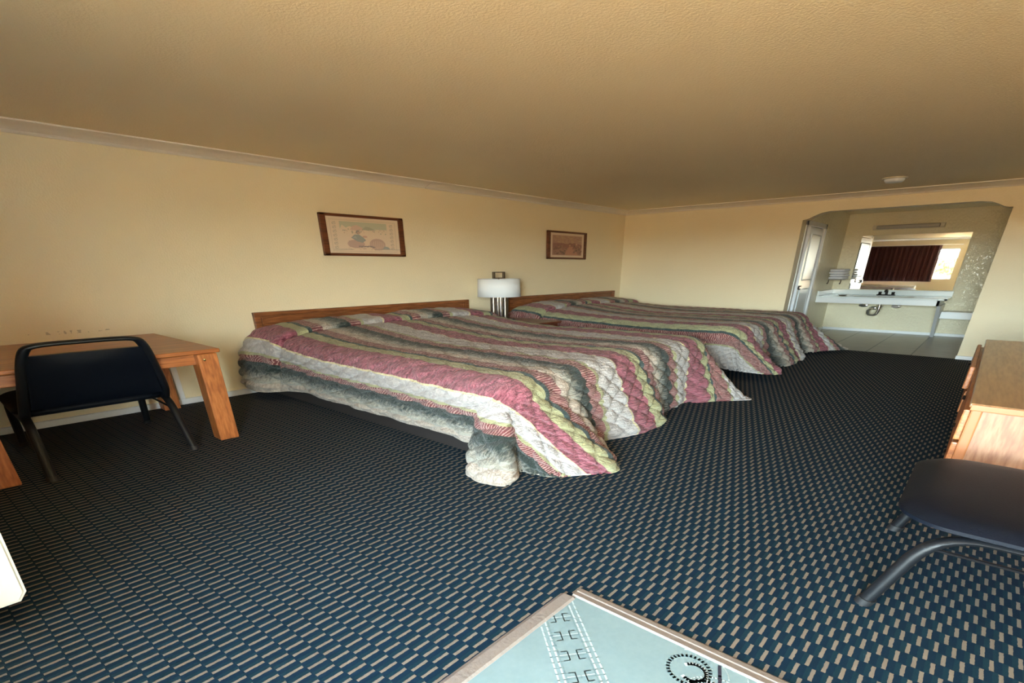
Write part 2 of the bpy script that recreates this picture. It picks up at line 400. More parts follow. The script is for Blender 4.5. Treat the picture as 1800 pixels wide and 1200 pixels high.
# alcove
struct('ceiling', BX((XA0-1.6, YW, 2.36), (XA1+T+.4, YA+T, 2.46)), M_alc)
bm = bmesh.new(); box(bm, (XA0-.14, YW, 0), (XA0, 11.18, 2.36)); box(bm, (XA0-.14, 12.58, 0), (XA0, YA, 2.36)); box(bm, (XA0-.14, 11.18, 2.03), (XA0, 12.58, 2.36))
struct('wall_alcove_left', bm, M_alc)
struct('wall_alcove_back', BX((XA0-1.6, YA, 0), (XA1+T+.4, YA+T, 2.36)), M_alc)
struct('wall_alcove_right', BX((XA1+.06, YW, 0), (XA1+.2, YA, 2.36)), M_alc)
bm = bmesh.new(); box(bm, (XA0-1.6, YW, 0), (XA0-1.5, YA, 2.36)); struct('wall_bathroom', bm, M_alc)
# bathroom door in the alcove's left wall
bm = bmesh.new()
for lo, hi in (((XA0-.15, 11.13, 0), (XA0+.015, 11.24, 2.08)), ((XA0-.15, 12.52, 0), (XA0+.015, 12.62, 2.08)), ((XA0-.15, 11.13, 2.0), (XA0+.015, 12.62, 2.08))):
    box(bm, lo, hi, .006)
dr = struct('door_1', bm, M_base); dr.name = 'door_1'
leaf = bmesh.new(); box(leaf, (-.05, -1.24, .02), (0, 0, 1.99), .006); box(leaf, (-.005, -1.06, .25), (.012, -.18, .95), .02); box(leaf, (-.005, -1.06, 1.1), (.012, -.18, 1.88), .02)
M_ = Matrix.Translation((XA0-.02, 12.51, 0)) @ Matrix.Rotation(R(3.4), 4, 'Z')
bmesh.ops.transform(leaf, matrix=M_, verts=leaf.verts)
dl = obj('door_leaf', leaf, M_door, dr)
lt = bmesh.new(); box(lt, (-.005, -1.235, .96), (.03, -1.19, 1.0), .003); box(lt, (0, -1.20, .945), (.045, -1.10, .965), .003); box(lt, (0, -1.20, .995), (.045, -1.10, 1.015), .003)
bmesh.ops.transform(lt, matrix=M_, verts=lt.verts)
obj('latch', lt, M_dmetal, dl)
# crown moulding
CP = [(0, 2.332), (.022, 2.332), (.026, 2.340), (.040, 2.341), (.044, 2.349), (.060, 2.350), (.085, 2.362), (.125, 2.376), (.165, 2.384), (.195, 2.388), (.2145, 2.389), (.2145, 2.4), (0, 2.4)]
bm = bmesh.new()
prism(bm, CP, 'Y', YF, 5.362)
bm2 = bmesh.new(); prism(bm2, CP, 'Y', 5.374, YB)
for v in bm2.verts:
    if v.co.y > 6: v.co.y -= v.co.x
for v in bm.verts: pass
merge(bm, bm2)
struct('trim_1', bm, M_trim)
bm = bmesh.new(); prism(bm, [(YB-u, v) for u, v in CP], 'X', 0, XR)
for v in bm.verts:
    if v.co.x < 1: v.co.x += YB-v.co.y
struct('trim_2', bm, M_trim)
bm = bmesh.new(); prism(bm, [(XR-u, v) for u, v in CP], 'Y', YF, YB); struct('trim_3', bm, M_trim)
bm = bmesh.new(); prism(bm, [(YF+u, v) for u, v in CP], 'X', 0, XR); struct('trim_4', bm, M_trim)
# baseboards
def baseb(name, segs):
    bm = bmesh.new()
    for lo, hi in segs: box(bm, lo, hi, .004, 1)
    struct(name, bm, M_base)
baseb('baseboard_left', [((0, YF, 0), (.03, YB, .06))])
baseb('baseboard_back', [((0, YB-.03, 0), (XA0-.03, YB, .055)), ((XA1-.012, YB-.035, 0), (XR, YB, .055))])
baseb('baseboard_right', [((XR-.03, YF, 0), (XR, YB, .06))])
baseb('baseboard_front', [((0, YF, 0), (DX0-.1, YF+.03, .06))])
baseb('baseboard_alcove', [((XA0, YA-.03, 0), (XA1+.06, YA, .055)), ((XA0, 12.62, 0), (XA0+.03, YA, .055)), ((XA1+.03, YW, 0), (XA1+.06, YA, .055))])
# entry door frame and window frame
bm = bmesh.new()
for lo, hi in (((DX0-.1, YF-TF-.02, 0), (DX0+.03, YF+.02, DZ+.04)), ((DX1-.03, YF-TF-.02, 0), (DX1+.1, YF+.02, DZ+.04)), ((DX0-.1, YF-TF-.02, DZ-.02), (DX1+.1, YF+.02, DZ+.04))):
    box(bm, lo, hi, .006)
struct('door_2', bm, M_base)
bm = bmesh.new()
for lo, hi in (((WX0, YF-.13, WZ0), (WX0+.07, YF-.04, WZ1)), ((WX1-.03, YF-.13, WZ0), (WX1, YF-.04, WZ1)), ((WX0, YF-.13, WZ0), (WX1, YF-.04, WZ0+.03)), ((WX0, YF-.13, WZ1-.03), (WX1, YF-.04, WZ1)), ((4.20, YF-.12, WZ0), (4.26, YF-.05, WZ1))):
    box(bm, lo, hi, .004)
win = struct('window_1', bm, M_alu)
obj('pane', BX((WX0+.05, YF-.090, WZ0+.02), (WX1-.02, YF-.085, WZ1-.02)), M_glass, win)
# entry floor covering and its metal edge strips
ex, ey = 5.44, 1.545
bm = bmesh.new(); box(bm, (ex, YF, 0), (XR, ey, .006))
zt = .0066
def ribbon(pts, w, mi, z=zt):
    for a, b_ in zip(pts, pts[1:]):
        a, b_ = Vector(a), Vector(b_); d = (b_-a).normalized(); n = Vector((-d.y, d.x))*w/2; a = a-d*w*.3; b_ = b_+d*w*.3
        q = [a+n, a-n, b_-n, b_+n]
        if all(p.x > ex and p.y < ey for p in q): quad(bm, [(p.x, p.y, z) for p in q], mi)
dv = Vector((.775, -.632)); nv = Vector((-dv.y, dv.x))*-1      # band runs diagonally from the corner
org = Vector((5.45, 1.50))
def BP(a, c): p = org+dv*a+nv*c; return (p.x, p.y)
def seg_ribbon(a0, c0, a1, c1, w, mi, z=zt):
    n = max(1, int(max(abs(a1-a0), abs(c1-c0))/.03))
    for i in range(n):
        p = lambda k: BP(a0+(a1-a0)*k/n, c0+(c1-c0)*k/n)
        ribbon([p(i), p(i+1)], w, mi, z)
for c in (0, .022, .150, .172): seg_ribbon(-.4, c, 1.6, c, .007, 1)
for c in (.032, .140): seg_ribbon(-.4, c, 1.6, c, .003, 2, zt+.0002)
k = -.25
while k < 1.5:
    for dz_, mi in ((0, 1), (.010, 2)):
        seg_ribbon(k+dz_, .055, k+dz_, .117, .004, mi)
        for c0, sg in ((.032, 1), (.140, -1)):
            seg_ribbon(k+dz_, c0, k+dz_, c0+sg*.02, .004, mi)
            seg_ribbon(k-.020, c0+sg*.036, k+.03, c0+sg*.036, .004, mi)
            seg_ribbon(k-.020, c0+sg*.012, k-.020, c0+sg*.036, .004, mi)
            seg_ribbon(k+.030, c0+sg*.012, k+.030, c0+sg*.036, .004, mi)
    k += .115
def ring(cx, cy, r0, a0, a1, w, mi, n=26, e=1.0, z=zt):
    pts = [(cx+r0*math.cos(R(a0+(a1-a0)*i/n)), cy+r0*e*math.sin(R(a0+(a1-a0)*i/n))) for i in range(n+1)]
    ribbon(pts, w, mi, z)
for sx, sy in ((6.02, 1.44), (5.92, 1.12), (6.9, .8)):
    ring(sx, sy, .075, 0, 360, .014, 2, 30); ring(sx+.02, sy-.005, .045, -120, 150, .016, 1, 20, z=zt+.0002)
    ring(sx+.10, sy-.08, .07, 60, 330, .016, 1, 24, z=zt+.0002); ring(sx+.02, sy+.0, .12, 20, 130, .006, 1); ring(sx+.14, sy-.10, .13, 10, 160, .006, 1)
    ring(sx+.05, sy+.02, .15, -40, 60, .006, 1)
for i in range(9): ribbon([(6.10+.02*i-.0, 1.53-.05*i), (6.12+.02*i, 1.48-.05*i)], .012, 3, zt+.0003)
ev = obj('floor', bm, [M_vinyl, M_vline, M_vdark, M_seam]); ev['kind'] = 'structure'
bm = bmesh.new(); prism(bm, [(ex-.075, 0), (ex-.055, .010), (ex-.004, .013), (ex+.006, .0068), (ex+.006, 0)], 'Y', YF, ey-.02)
struct('trim_5', bm, M_thresh)
bm = bmesh.new(); prism(bm, [(ey+.075, 0), (ey+.06, .009), (ey+.035, .012), (ey+.03, .009), (ey, .013), (ey-.006, .0068), (ey-.006, 0)], 'X', ex-.02, XR)
struct('trim_6', bm, M_thresh)
# cable cover on the wall behind the table
tag(obj('cable_cover', BX((0, 1.655, .06), (.03, 1.715, .71), .006), M_base), 'narrow white vertical cable cover on the wall by the table', 'cable cover')

# ------------------------------------------------------------------ table
def box_part(name, parent, lo, hi, m, bev=.008, seg=2, smooth=False):
    return obj(name, BX(lo, hi, bev, seg), m, parent, smooth)
t = thing('wooden_table', 'square oak table with block legs against the wall left of the beds', 'table', (.87, .8, 0))
box_part('tabletop', t, (.01, -.04, .716), (1.71, 1.62, .748), W_y, .012, 3)
ap = bmesh.new(); box(ap, (1.62, .12, .635), (1.67, 1.44, .712), .004); box(ap, (.05, .12, .635), (.10, 1.44, .712), .004); box(ap, (.2, 1.52, .635), (1.62, 1.57, .712), .004); box(ap, (.2, .0, .635), (1.62, .05, .712), .004)
obj('apron', ap, W_y, t)
for lx, ly in ((1.58, 1.425), (1.58, -.03), (.03, 1.45), (.03, -.03)):
    lg = box_part('leg', t, (lx, ly, 0), (lx+.16, ly+.155, .718), W_z, .012, 3)
    if lx > 1 and ly > 1:
        sc = bmesh.new(); lathe(sc, [(.0001, .004), (.008, .003), (.012, 0)], (0, 0, 0), 12)
        bmesh.ops.rotate(sc, verts=sc.verts, cent=(0, 0, 0), matrix=Matrix.Rotation(R(90), 3, 'Y')); bmesh.ops.translate(sc, verts=sc.verts, vec=(lx+.161, ly+.05, .675))
        obj('screw', sc, M_brass, lg)

# ------------------------------------------------------------------ chairs (front edge of the seat at local x = 0, backrest at larger x)
def make_chair(name, label, loc, group=None):
    t = thing(name, label, 'chair', loc, 0, group)
    w = .455
    def P(x, y, z): return (loc[0]+x, loc[1]+y, z)
    for s in (1, -1):
        bm = bmesh.new(); tube(bm, smoothpath([P(0, s*w, .012), P(.145, s*(w-.01), .40), P(.50, s*(w-.015), .405)], .16, 8), .030, 12)
        lg = obj('leg', bm, M_tube, t, True)
        bm = bmesh.new(); tube(bm, [P(-.004, s*w, 0), P(.008, s*w, .03)], .036, 12); obj('foot_cap', bm, M_rub, lg, True)
        bm = bmesh.new(); tube(bm, smoothpath([P(1.24, s*w, .012), P(1.04, s*(w-.02), .40), P(.50, s*(w-.015), .405)], .12, 8), .030, 12)
        lg = obj('leg', bm, M_tube, t, True)
        bm = bmesh.new(); tube(bm, [P(1.246, s*w, 0), P(1.232, s*w, .03)], .036, 12); obj('foot_cap', bm, M_rub, lg, True)
        bm = bmesh.new(); tube(bm, [P(.125, s*(w-.01), .325), P(1.08, s*(w-.02), .325)], .012, 8); obj('stretcher', bm, M_tube, t, True)
    bm = bmesh.new(); tube(bm, [P(.3, -w+.02, .395), P(.3, w-.02, .395)], .018, 8); obj('cross_bar', bm, M_tube, t, True); bm = bmesh.new(); tube(bm, [P(.9, -w+.02, .395), P(.9, w-.02, .395)], .018, 8)
    obj('cross_bar', bm, M_tube, t, True)
    # padded seat: rounded slab with a soft waterfall edge
    bm = bmesh.new(); n = 20; rings = []
    def outline(g):
        pts = []; x0, x1, y0, y1, r = 0-g, 1.02+g*.3, -.475-g, .475+g, .20
        for cx, cy, a0 in ((x1-r, y1-r, 0), (x0+r, y1-r, 90), (x0+r, y0+r, 180), (x1-r, y0+r, 270)):
            for i in range(9):
                a = R(a0+90*i/8); pts.append((cx+r*math.cos(a), cy+r*math.sin(a)))
        return pts
    for g, z in ((-.10, .412), (-.01, .413), (.012, .424), (.012, .438), (-.015, .456), (-.06, .467), (-.14, .474), (-.26, .476)):
        rings.append([bm.verts.new(P(x, y, z)) for x, y in outline(g)])
    for A, B in zip(rings, rings[1:]):
        for i in range(len(A)): bm.faces.new((A[i], A[(i+1) % len(A)], B[(i+1) % len(A)], B[i]))
    bm.faces.new(rings[0]); bm.faces.new(rings[-1])
    obj('seat', bm, M_black, t, True)
    # back frame: one tube from the rail up and over
    bm = bmesh.new()
    pts = [P(.98, -w+.02, .405), P(1.10, -.425, .50), P(1.28, -.335, .87), P(1.29, -.26, .90), P(1.29, .26, .90), P(1.28, .335, .87), P(1.10, .425, .50), P(.98, w-.02, .405)]
    tube(bm, smoothpath(pts, .15, 6), .033, 12)
    obj('back_frame', bm, M_tubeb, t, True)
    bm = bmesh.new(); rows = []
    for i in range(9):
        f = i/8; z = .47+f*.36; x = 1.09+.16*f; hw = .395-.065*f
        row = []
        for j in range(13):
            g = j/6-1; bulge = .035*(1-g*g)*(1-(2*f-1)**4)
            row.append((x, g*hw, z, bulge))
        rows.append(row)
    for sgn, base in ((-1, .03), (1, .03)):
        V = [[bm.verts.new(P(x+sgn*(base+b_), y, z)) for x, y, z, b_ in row] for row in rows]
        for A, B in zip(V, V[1:]):
            for j in range(12): bm.faces.new((A[j], A[j+1], B[j+1], B[j]))
        if sgn == -1: V0 = V
    for i in range(8):
        for j in (0, 12): bm.faces.new((V0[i][j], V0[i+1][j], V[i+1][j], V[i][j]))
    for j in range(12):
        for i in (0, 8): bm.faces.new((V0[i][j], V0[i][j+1], V[i][j+1], V[i][j]))
    obj('backrest', bm, M_black, t, True)
    return t
make_chair('stacking_chair', 'black vinyl chair pushed under the oak table, seen from behind', (.57, .735, 0))
make_chair('stacking_chair', 'black vinyl chair at the near end of the dresser, seat in front', (6.43, 2.80, 0))

# ------------------------------------------------------------------ dresser
t = thing('dresser', 'low oak dresser with slightly open drawers along the right wall', 'dresser', (7.22, 5.25, 0))
dx, dy0, dy1 = 6.56, 3.56, 6.95
bm = bmesh.new(); box(bm, (dx+.03, dy0+.006, .04), (XR-.02, dy0+.05, .655)); box(bm, (dx+.03, dy1-.05, .04), (XR-.02, dy1-.006, .655)); box(bm, (dx+.05, dy0+.05, .05), (XR-.04, dy1-.05, .10)); box(bm, (XR-.05, dy0+.05, .05), (XR-.03, dy1-.05, .655))
obj('body', bm, WE, t)
bm = bmesh.new(); box(bm, (dx-.005, dy0, .03), (dx+.045, dy0+.055, .655), .008); box(bm, (dx-.005, dy1-.055, .03), (dx+.045, dy1, .655), .008); box(bm, (dx, (dy0+dy1)/2-.03, .05), (dx+.04, (dy0+dy1)/2+.03, .655), .006); box(bm, (dx, dy0+.05, .03), (dx+.04, dy1-.05, .09), .006)
obj('face_frame', bm, WO, t)
bm = bmesh.new(); box(bm, (dx-.02, dy0-.02, .657), (XR-.01, dy1+.02, .68), .01, 3)
tp = obj('dresser_top', bm, WD, t)
bm = bmesh.new(); box(bm, (dx-.012, dy0-.03, .645), (XR-.01, dy0-.018, .676), .004); obj('edge_band', bm, WO, tp)
ym = (dy0+dy1)/2
outs = {(0, 2): .012, (0, 1): .01, (0, 0): .0, (1, 2): .045, (1, 1): .02, (1, 0): .0}
for c in (0, 1):
    a, b_ = (dy0+.06, ym-.035) if c == 0 else (ym+.035, dy1-.06)
    for r_ in range(3):
        z0 = .10+r_*.183; o_ = outs[(c, r_)]
        d = bmesh.new(); box(d, (dx-.022-o_, a-.02, z0), (dx+.012-o_, b_+.02, z0+.168), .008)
        box(d, (dx+.012-o_, a+.03, z0+.02), (dx+1.0, b_-.03, z0+.15))
        q = obj('drawer', d, W_y, t)
        kb = bmesh.new(); tube(kb, [(dx-.020-o_, (a+b_)/2, z0+.085), (dx-.038-o_, (a+b_)/2, z0+.085)], .03, 12); obj('knob', kb, M_dmetal, q, True)

# ------------------------------------------------------------------ nightstand, lamp
t = thing('nightstand', 'dark wooden nightstand between the two beds', 'nightstand', (.7, 6.56, 0))
box_part('body', t, (.03, 6.26, .03), (1.30, 6.82, .555), WN, .006)
box_part('top', t, (.02, 6.20, .556), (1.36, 6.85, .583), WN, .010, 3)
dwr = box_part('drawer', t, (1.29, 6.30, .34), (1.325, 6.78, .53), WN, .006)
kb = bmesh.new(); tube(kb, [(1.325, 6.56, .435), (1.35, 6.56, .435)], .02, 10); obj('knob', kb, M_dmetal, dwr, True)
lx, ly, lz = .44, 6.38, .584
t = thing('table_lamp', 'table lamp with white drum shade and square metal finial on nightstand', 'lamp', (lx, ly, lz))
bm = bmesh.new(); box(bm, (lx-.16, ly-.19, lz), (lx+.16, ly+.19, lz+.012), .004); obj('base', bm, M_dmetal, t)
for s in (-1, 1):
    bm = bmesh.new(); lathe(bm, [(.052, 0), (.052, .37)], (lx+s*.02, ly+s*.115, lz+.01), 20); obj('column', bm, M_nickel, t, True)
    bm = bmesh.new(); lathe(bm, [(.03, 0), (.03, .36)], (lx-s*.07, ly+s*.04, lz+.01), 16); obj('column', bm, M_chrome, t, True)
bm = bmesh.new(); rr = .350
lathe(bm, [(rr, .345), (rr-.012, .60)], (lx, ly, lz), 56)
bmesh.ops.delete(bm, geom=[f for f in bm.faces if len(f.verts) > 4], context='FACES_ONLY')
sh = obj('lamp_shade', bm, M_shade, t, True)
sm = sh.modifiers.new('solid', 'SOLIDIFY'); sm.thickness = .008
bm = bmesh.new(); tube(bm, [(lx+math.cos(a*math.pi/3)*rr*.96*(k_), ly+math.sin(a*math.pi/3)*rr*.96*(k_), lz+.59) for a, k_ in ((0, 1), (0, -1))], .008, 6)
tube(bm, [(lx, ly, lz+.37), (lx, ly, lz+.62)], .012, 8); obj('harp', bm, M_chrome, sh, True)
bm = bmesh.new(); fz0, fz1 = lz+.612, lz+.695
for a, b_ in (((-.115, fz0), (-.115, fz1)), ((.115, fz0), (.115, fz1)), ((-.115, fz1), (.115, fz1)), ((-.115, fz0), (.115, fz0))):
    box(bm, (lx-.02, ly+a[0]-.016, a[1]-.006), (lx+.02, ly+b_[0]+.016, b_[1]+.006), .003)
obj('finial', bm, M_nickel, t)

# ------------------------------------------------------------------ headboards and beds
def headboard(y0, y1, label):
    t = thing('headboard', label, 'headboard', (.04, (y0+y1)/2, .30))
    z0, z1, fw, fz = .30, .885, .075, .035
    box_part('panel', t, (.004, y0+.05, z0), (.035, y1-.05, z1-.02), WH, 0)
    bm = bmesh.new()
    box(bm, (.002, y0, z0), (.055, y0+fw, z1), .006); box(bm, (.002, y1-fw, z0), (.055, y1, z1), .006); box(bm, (.002, y0, z1-fz), (.057, y1, z1+.001), .006)
    box(bm, (.03, y0+fw+.008, z0), (.048, y0+fw+.03, z1-fz-.006), .003); box(bm, (.03, y1-fw-.03, z0), (.048, y1-fw-.008, z1-fz-.006), .003); box(bm, (.03, y0+fw, z1-fz-.016), (.048, y1-fw, z1-fz-.006), .003)
    obj('frame', bm, WH, t)
headboard(2.64, 6.07, 'long low oak headboard of the bed nearer the table')
headboard(7.07, 10.55, 'long low oak headboard of the far bed beyond the lamp')
H0 = .615
def bed(y0, y1, label):
    t = thing('bed', label, 'bed', (2.1, (y0+y1)/2, 0))
    bm = bmesh.new(); box(bm, (.1, y0+.02, 0), (3.9, y1-.02, .14), .004); obj('base', bm, M_dark, t)
    bm = bmesh.new(); box(bm, (.07, y0+.10, .14), (3.86, y1-.10, .33), .03, 3); obj('box_spring', bm, M_tick, t)
    bm = bmesh.new(); box(bm, (.07, y0+.14, .332), (3.86, y1-.14, .55), .05, 3); obj('mattress', bm, M_tick, t)
bed(2.60, 6.05, 'queen bed on dark plinth nearer the table, under a striped spread')
bed(7.10, 10.55, 'queen bed on dark plinth by the back wall, under a striped spread')

def catmull(ps, q):
    P = np.array(ps, float); x = P[:, 0]
    out = []
    for c in range(1, P.shape[1]):
        y = P[:, c]; h = np.diff(x); d = np.diff(y)/h
        m = np.empty_like(y); m[0] = d[0]; m[-1] = d[-1]
        m[1:-1] = np.where(d[:-1]*d[1:] > 0, 2*d[:-1]*d[1:]/(d[:-1]+d[1:]+1e-9), 0) if False else (d[:-1]+d[1:])/2
        i = np.clip(np.searchsorted(x, q)-1, 0, len(x)-2); t = (np.clip(q, x[0], x[-1])-x[i])/h[i]
        out.append((2*t**3-3*t**2+1)*y[i]+(t**3-2*t**2+t)*h[i]*m[i]+(-2*t**3+3*t**2)*y[i+1]+(t**3-t**2)*h[i]*m[i+1])
    return out
def spread(label, y0, y1, hem, flip, seed, pil):
    """cloth: s runs across the bed (hem to hem), t from the head to the foot hem"""
    rs = np.random.RandomState(seed)
    Rr = .24; ya, yb = y0+.21, y1-.21; xf = 3.88; x0 = .075
    LS = 1.29; W = yb-ya; LF = 1.52
    smax = 2*LS+W; tmax = xf-x0+LF
    ns, nt_ = int(smax/.0185), int(tmax/.0185)
    s, t = np.meshgrid(np.linspace(0, smax, ns), np.linspace(0, tmax, nt_), indexing='ij')
    ds_n = np.maximum(0, LS-s); ds_f = np.maximum(0, s-LS-W); ds = ds_n+ds_f; far = ds_f > 0
    dt = np.maximum(0, t-(xf-x0))
    xt = np.minimum(t+x0, xf); yt = np.clip(ya+(s-LS), ya, yb)
    r = np.hypot(ds, dt); th = np.arctan2(dt, np.maximum(ds, 1e-9)); th = np.where(ds <= 0, np.pi/2, th)
    # arc-edge direction on the plan
    dirx = np.where(r > 0, np.sin(th), 0); diry = np.where(far, 1, -1)*np.cos(th)*(r > 0)
    # top height: pillows under the spread near the head, gentle lumps
    def top(x, y):
        v = (y-y0)/(y1-y0)
        ends = np.clip(1-np.abs(2*v-1)**5, 0, 1)
        pz = pil*np.exp(-(np.clip(x-.22, 0, 9)/.62)**2)*(.55+.45*ends)
        pz += pil*.28*np.exp(-((x-1.1)/.7)**2)*ends
        pz -= .030*np.exp(-((v-.5)/.045)**2)*np.exp(-(x/.6)**2)
        cre = .72+.03*np.sin(y*2.3+seed)
        pz -= .036*np.exp(-((x-cre)/.035)**2)+.012*np.exp(-((x-cre-.10)/.10)**2)
        pz -= .05*np.exp(-((x-.05)/.08)**2)
        z = H0+pz+.006*np.sin(x*1.9+y*1.1+seed)+.005*np.sin(x*3.1-y*2.3)
        return z
    zt_ = top(xt, yt)
    # quarter-round edge then a hanging part aimed at the hem line
    q90 = Rr*np.pi/2; a = np.clip(r/Rr, 0, np.pi/2)
    head = np.clip(1-xt/.62, 0, 1)                     # the pillows push the near overhang outwards
    ox = Rr*np.sin(a); oz = Rr*(1-np.cos(a))*ZS*1.35
    bump_out = .16*np.clip(head*2, 0, 1)**1.5*np.clip(ds/.6, 0, 1)*(dt <= 0)*(~far)
    X = xt+dirx*ox; Y = yt+diry*(ox+bump_out); Z = zt_-oz
    # perimeter coordinate
    side = xf-x0
    p_near = np.where(dt > 0, side+th/(np.pi/2), t)
    p_far = np.where(dt > 0, side+1+W+1-th/(np.pi/2), side+2+W+(side-t))
    p_foot = side+1+(s-LS)
    p = np.where(ds_n > 0, p_near, np.where(far, p_far, p_foot))
    hx, hy, hz = catmull(hem, p)
    lmax = np.where(ds <= 0, LF, np.where(dt <= 0, LS, np.minimum(LS/np.maximum(np.cos(th), 1e-6), LF/np.maximum(np.sin(th), 1e-6))))
    f = np.clip((r-q90)/(lmax-q90), 0, 1)
    fe = f**1.08; hang = r > q90
    X = np.where(hang, X*(1-fe)+hx*fe, X); Y = np.where(hang, Y*(1-fe)+hy*fe, Y)
    # long corner cloth reaches the floor early and lies on it
    fz = np.clip(f*np.clip(lmax/1.5, 1, 1.25), 0, 1)
    Z = np.where(hang, Z*(1-fz)+hz*fz, Z)
    # vertical drape folds
    amp = .022*np.clip(f*1.5, 0, 1)*hang
    wv = np.sin(p*9.0+seed)+.6*np.sin(p*15.7+1.3*seed)
    X += dirx*amp*wv; Y += diry*amp*wv*.45
    # quilting
    P = np.stack([X, Y, Z], -1)
    du = np.gradient(P*[1, 1, 1/ZS], axis=0); dv_ = np.gradient(P*[1, 1, 1/ZS], axis=1)
    n = np.cross(du, dv_); n /= np.linalg.norm(n, axis=-1, keepdims=True)+1e-9
    if np.mean(n[ns//2, nt_//3, 2]) < 0: n = -n
    sw = s+.012*np.sin(t*7+s*3)+.01*np.sin(t*17); tw = t+.02*np.sin(s*6+1)+.012*np.sin(s*15)
    cw, ch = .21, .30
    line = np.minimum(np.abs(np.sin(np.pi*(sw/cw+tw/ch)*.95)), np.abs(np.sin(np.pi*(sw/cw-tw/ch)*.95)))
    lump = np.zeros_like(s)
    for _ in range(9):
        k1, k2, ph = rs.uniform(-28, 28), rs.uniform(-28, 28), rs.uniform(0, 6)
        lump += np.sin(k1*s+k2*t+ph)/9
    puff = (line**.36)*.058*(.5+.5*np.clip(r*2, 0, 1))+lump*.016
    cre2 = .645+.03*np.sin((ya+s-LS)*2.3+seed)
    puff -= .055*np.exp(-((t-cre2)/.028)**2); puff += .035*np.exp(-((t-cre2+.10)/.09)**2)
    hemd = np.minimum.reduce([s, smax-s, tmax-t])
    puff *= np.clip(hemd/.10, .25, 1)
    P = P+n*puff[..., None]*[1, 1, ZS]
    P[..., 2] = np.maximum(P[..., 2], .008)
    P[..., 0] = np.maximum(P[..., 0], .064)
    me = bpy.data.meshes.new('bedspread')
    V = P.reshape(-1, 3); off = np.array([2.1, (y0+y1)/2, 0.0])
    idx = np.arange(ns*nt_).reshape(ns, nt_)
    Fc = np.stack([idx[:-1, :-1], idx[:-1, 1:], idx[1:, 1:], idx[1:, :-1]], -1).reshape(-1, 4)
    me.from_pydata((V-off).tolist(), [], Fc.tolist())
    uvl = me.uv_layers.new(name='UVMap')
    su = (5.52-s*5.73/smax) if flip else s*5.73/smax
    uv = np.stack([su, t], -1).reshape(-1, 2)[Fc.reshape(-1)]
    uvl.data.foreach_set('uv', uv.ravel().astype(np.float32))
    me.polygons.foreach_set('use_smooth', np.ones(len(me.polygons), bool))
    me.materials.append(M_spread); me.update()
    o = bpy.data.objects.new('bedspread', me); COL.objects.link(o); o.location = off.tolist()
    sd = o.modifiers.new('thickness', 'SOLIDIFY'); sd.thickness = .012; sd.offset = -1 if not flip else -1
    return tag(o, label, 'bedspread')
sd_ = 3.88-.075          # side perimeter length
W_ = (6.05-.21)-(2.60+.21)
hem1 = [(0, .09, 2.36, .10), (.45, .50, 2.32, .10), (.58, .66, 2.42, .10), (.72, .80, 2.55, .11), (1.4, 1.47, 2.57, .12), (2.3, 2.37, 2.56, .125), (3.1, 3.17, 2.55, .13), (3.6, 3.66, 2.54, .125),
        (sd_-.05, 3.84, 2.50, .11), (sd_+.04, 3.92, 2.30, .01), (sd_+.16, 4.06, 2.23, 0), (sd_+.30, 4.24, 2.25, 0), (sd_+.38, 4.33, 2.33, 0), (sd_+.46, 4.16, 2.52, 0), (sd_+.54, 4.24, 2.58, 0), (sd_+.64, 4.44, 2.61, 0), (sd_+.76, 4.57, 2.70, 0), (sd_+.9, 4.69, 2.87, 0),
        (sd_+1.1, 4.73, 3.06, 0), (sd_+1.35, 4.56, 3.25, 0), (sd_+1.6, 4.32, 3.42, 0), (sd_+1.8, 4.25, 3.58, 0), (sd_+2.05, 4.40, 3.82, 0), (sd_+2.35, 4.45, 4.14, 0), (sd_+2.65, 4.40, 4.42, 0),
        (sd_+2.95, 4.27, 4.70, 0), (sd_+3.3, 4.23, 5.02, .0), (sd_+3.6, 4.25, 5.26, 0), (sd_+3.84, 4.36, 5.46, 0), (sd_+1+W_+.06, 4.50, 5.62, 0), (sd_+1+W_+.2, 4.66, 5.79, 0), (sd_+1+W_+.36, 4.77, 5.93, 0), (sd_+1+W_+.6, 4.45, 6.08, 0), (sd_+2+W_, 3.9, 6.14, .02),
        (sd_+2+W_+1, 2.9, 6.12, .05), (2*sd_+2+W_, .09, 6.12, .08)]
spread('quilted maroon, olive and cream striped bedspread on the bed nearer the table', 2.60, 6.05, hem1, False, 1, .175)
hem2 = [(0, .09, 6.98, .12), (.5, .56, 7.0, .12), (1.4, 1.47, 7.02, .12), (3.1, 3.17, 7.0, .12), (sd_-.1, 3.78, 6.99, .12), (sd_+.2, 3.95, 6.96, .12), (sd_+.6, 4.30, 6.96, .11), (sd_+.9, 4.62, 7.02, .11),
        (sd_+1.03, 4.72, 7.12, .11), (sd_+1.16, 4.60, 7.28, .09), (sd_+1.35, 4.26, 7.55, .05), (sd_+1.6, 4.22, 7.95, .04), (sd_+1.9, 4.42, 8.3, .02), (sd_+2.4, 4.46, 8.8, .02), (sd_+2.85, 4.44, 9.2, .02), (sd_+3.1, 4.33, 9.40, .04), (sd_+3.35, 4.38, 9.7, .05),
        (sd_+1+W_, 4.58, 10.2, .05), (sd_+1+W_+.3, 4.78, 10.45, .06), (sd_+1+W_+.55, 4.82, 10.58, .07), (sd_+1+W_+.8, 4.5, 10.66, .06), (sd_+2+W_, 3.9, 10.68, .05), (2*sd_+2+W_, .09, 10.66, .08)]
spread('quilted maroon, olive and cream striped bedspread on the far bed', 7.10, 10.55, hem2, True, 4, .16)

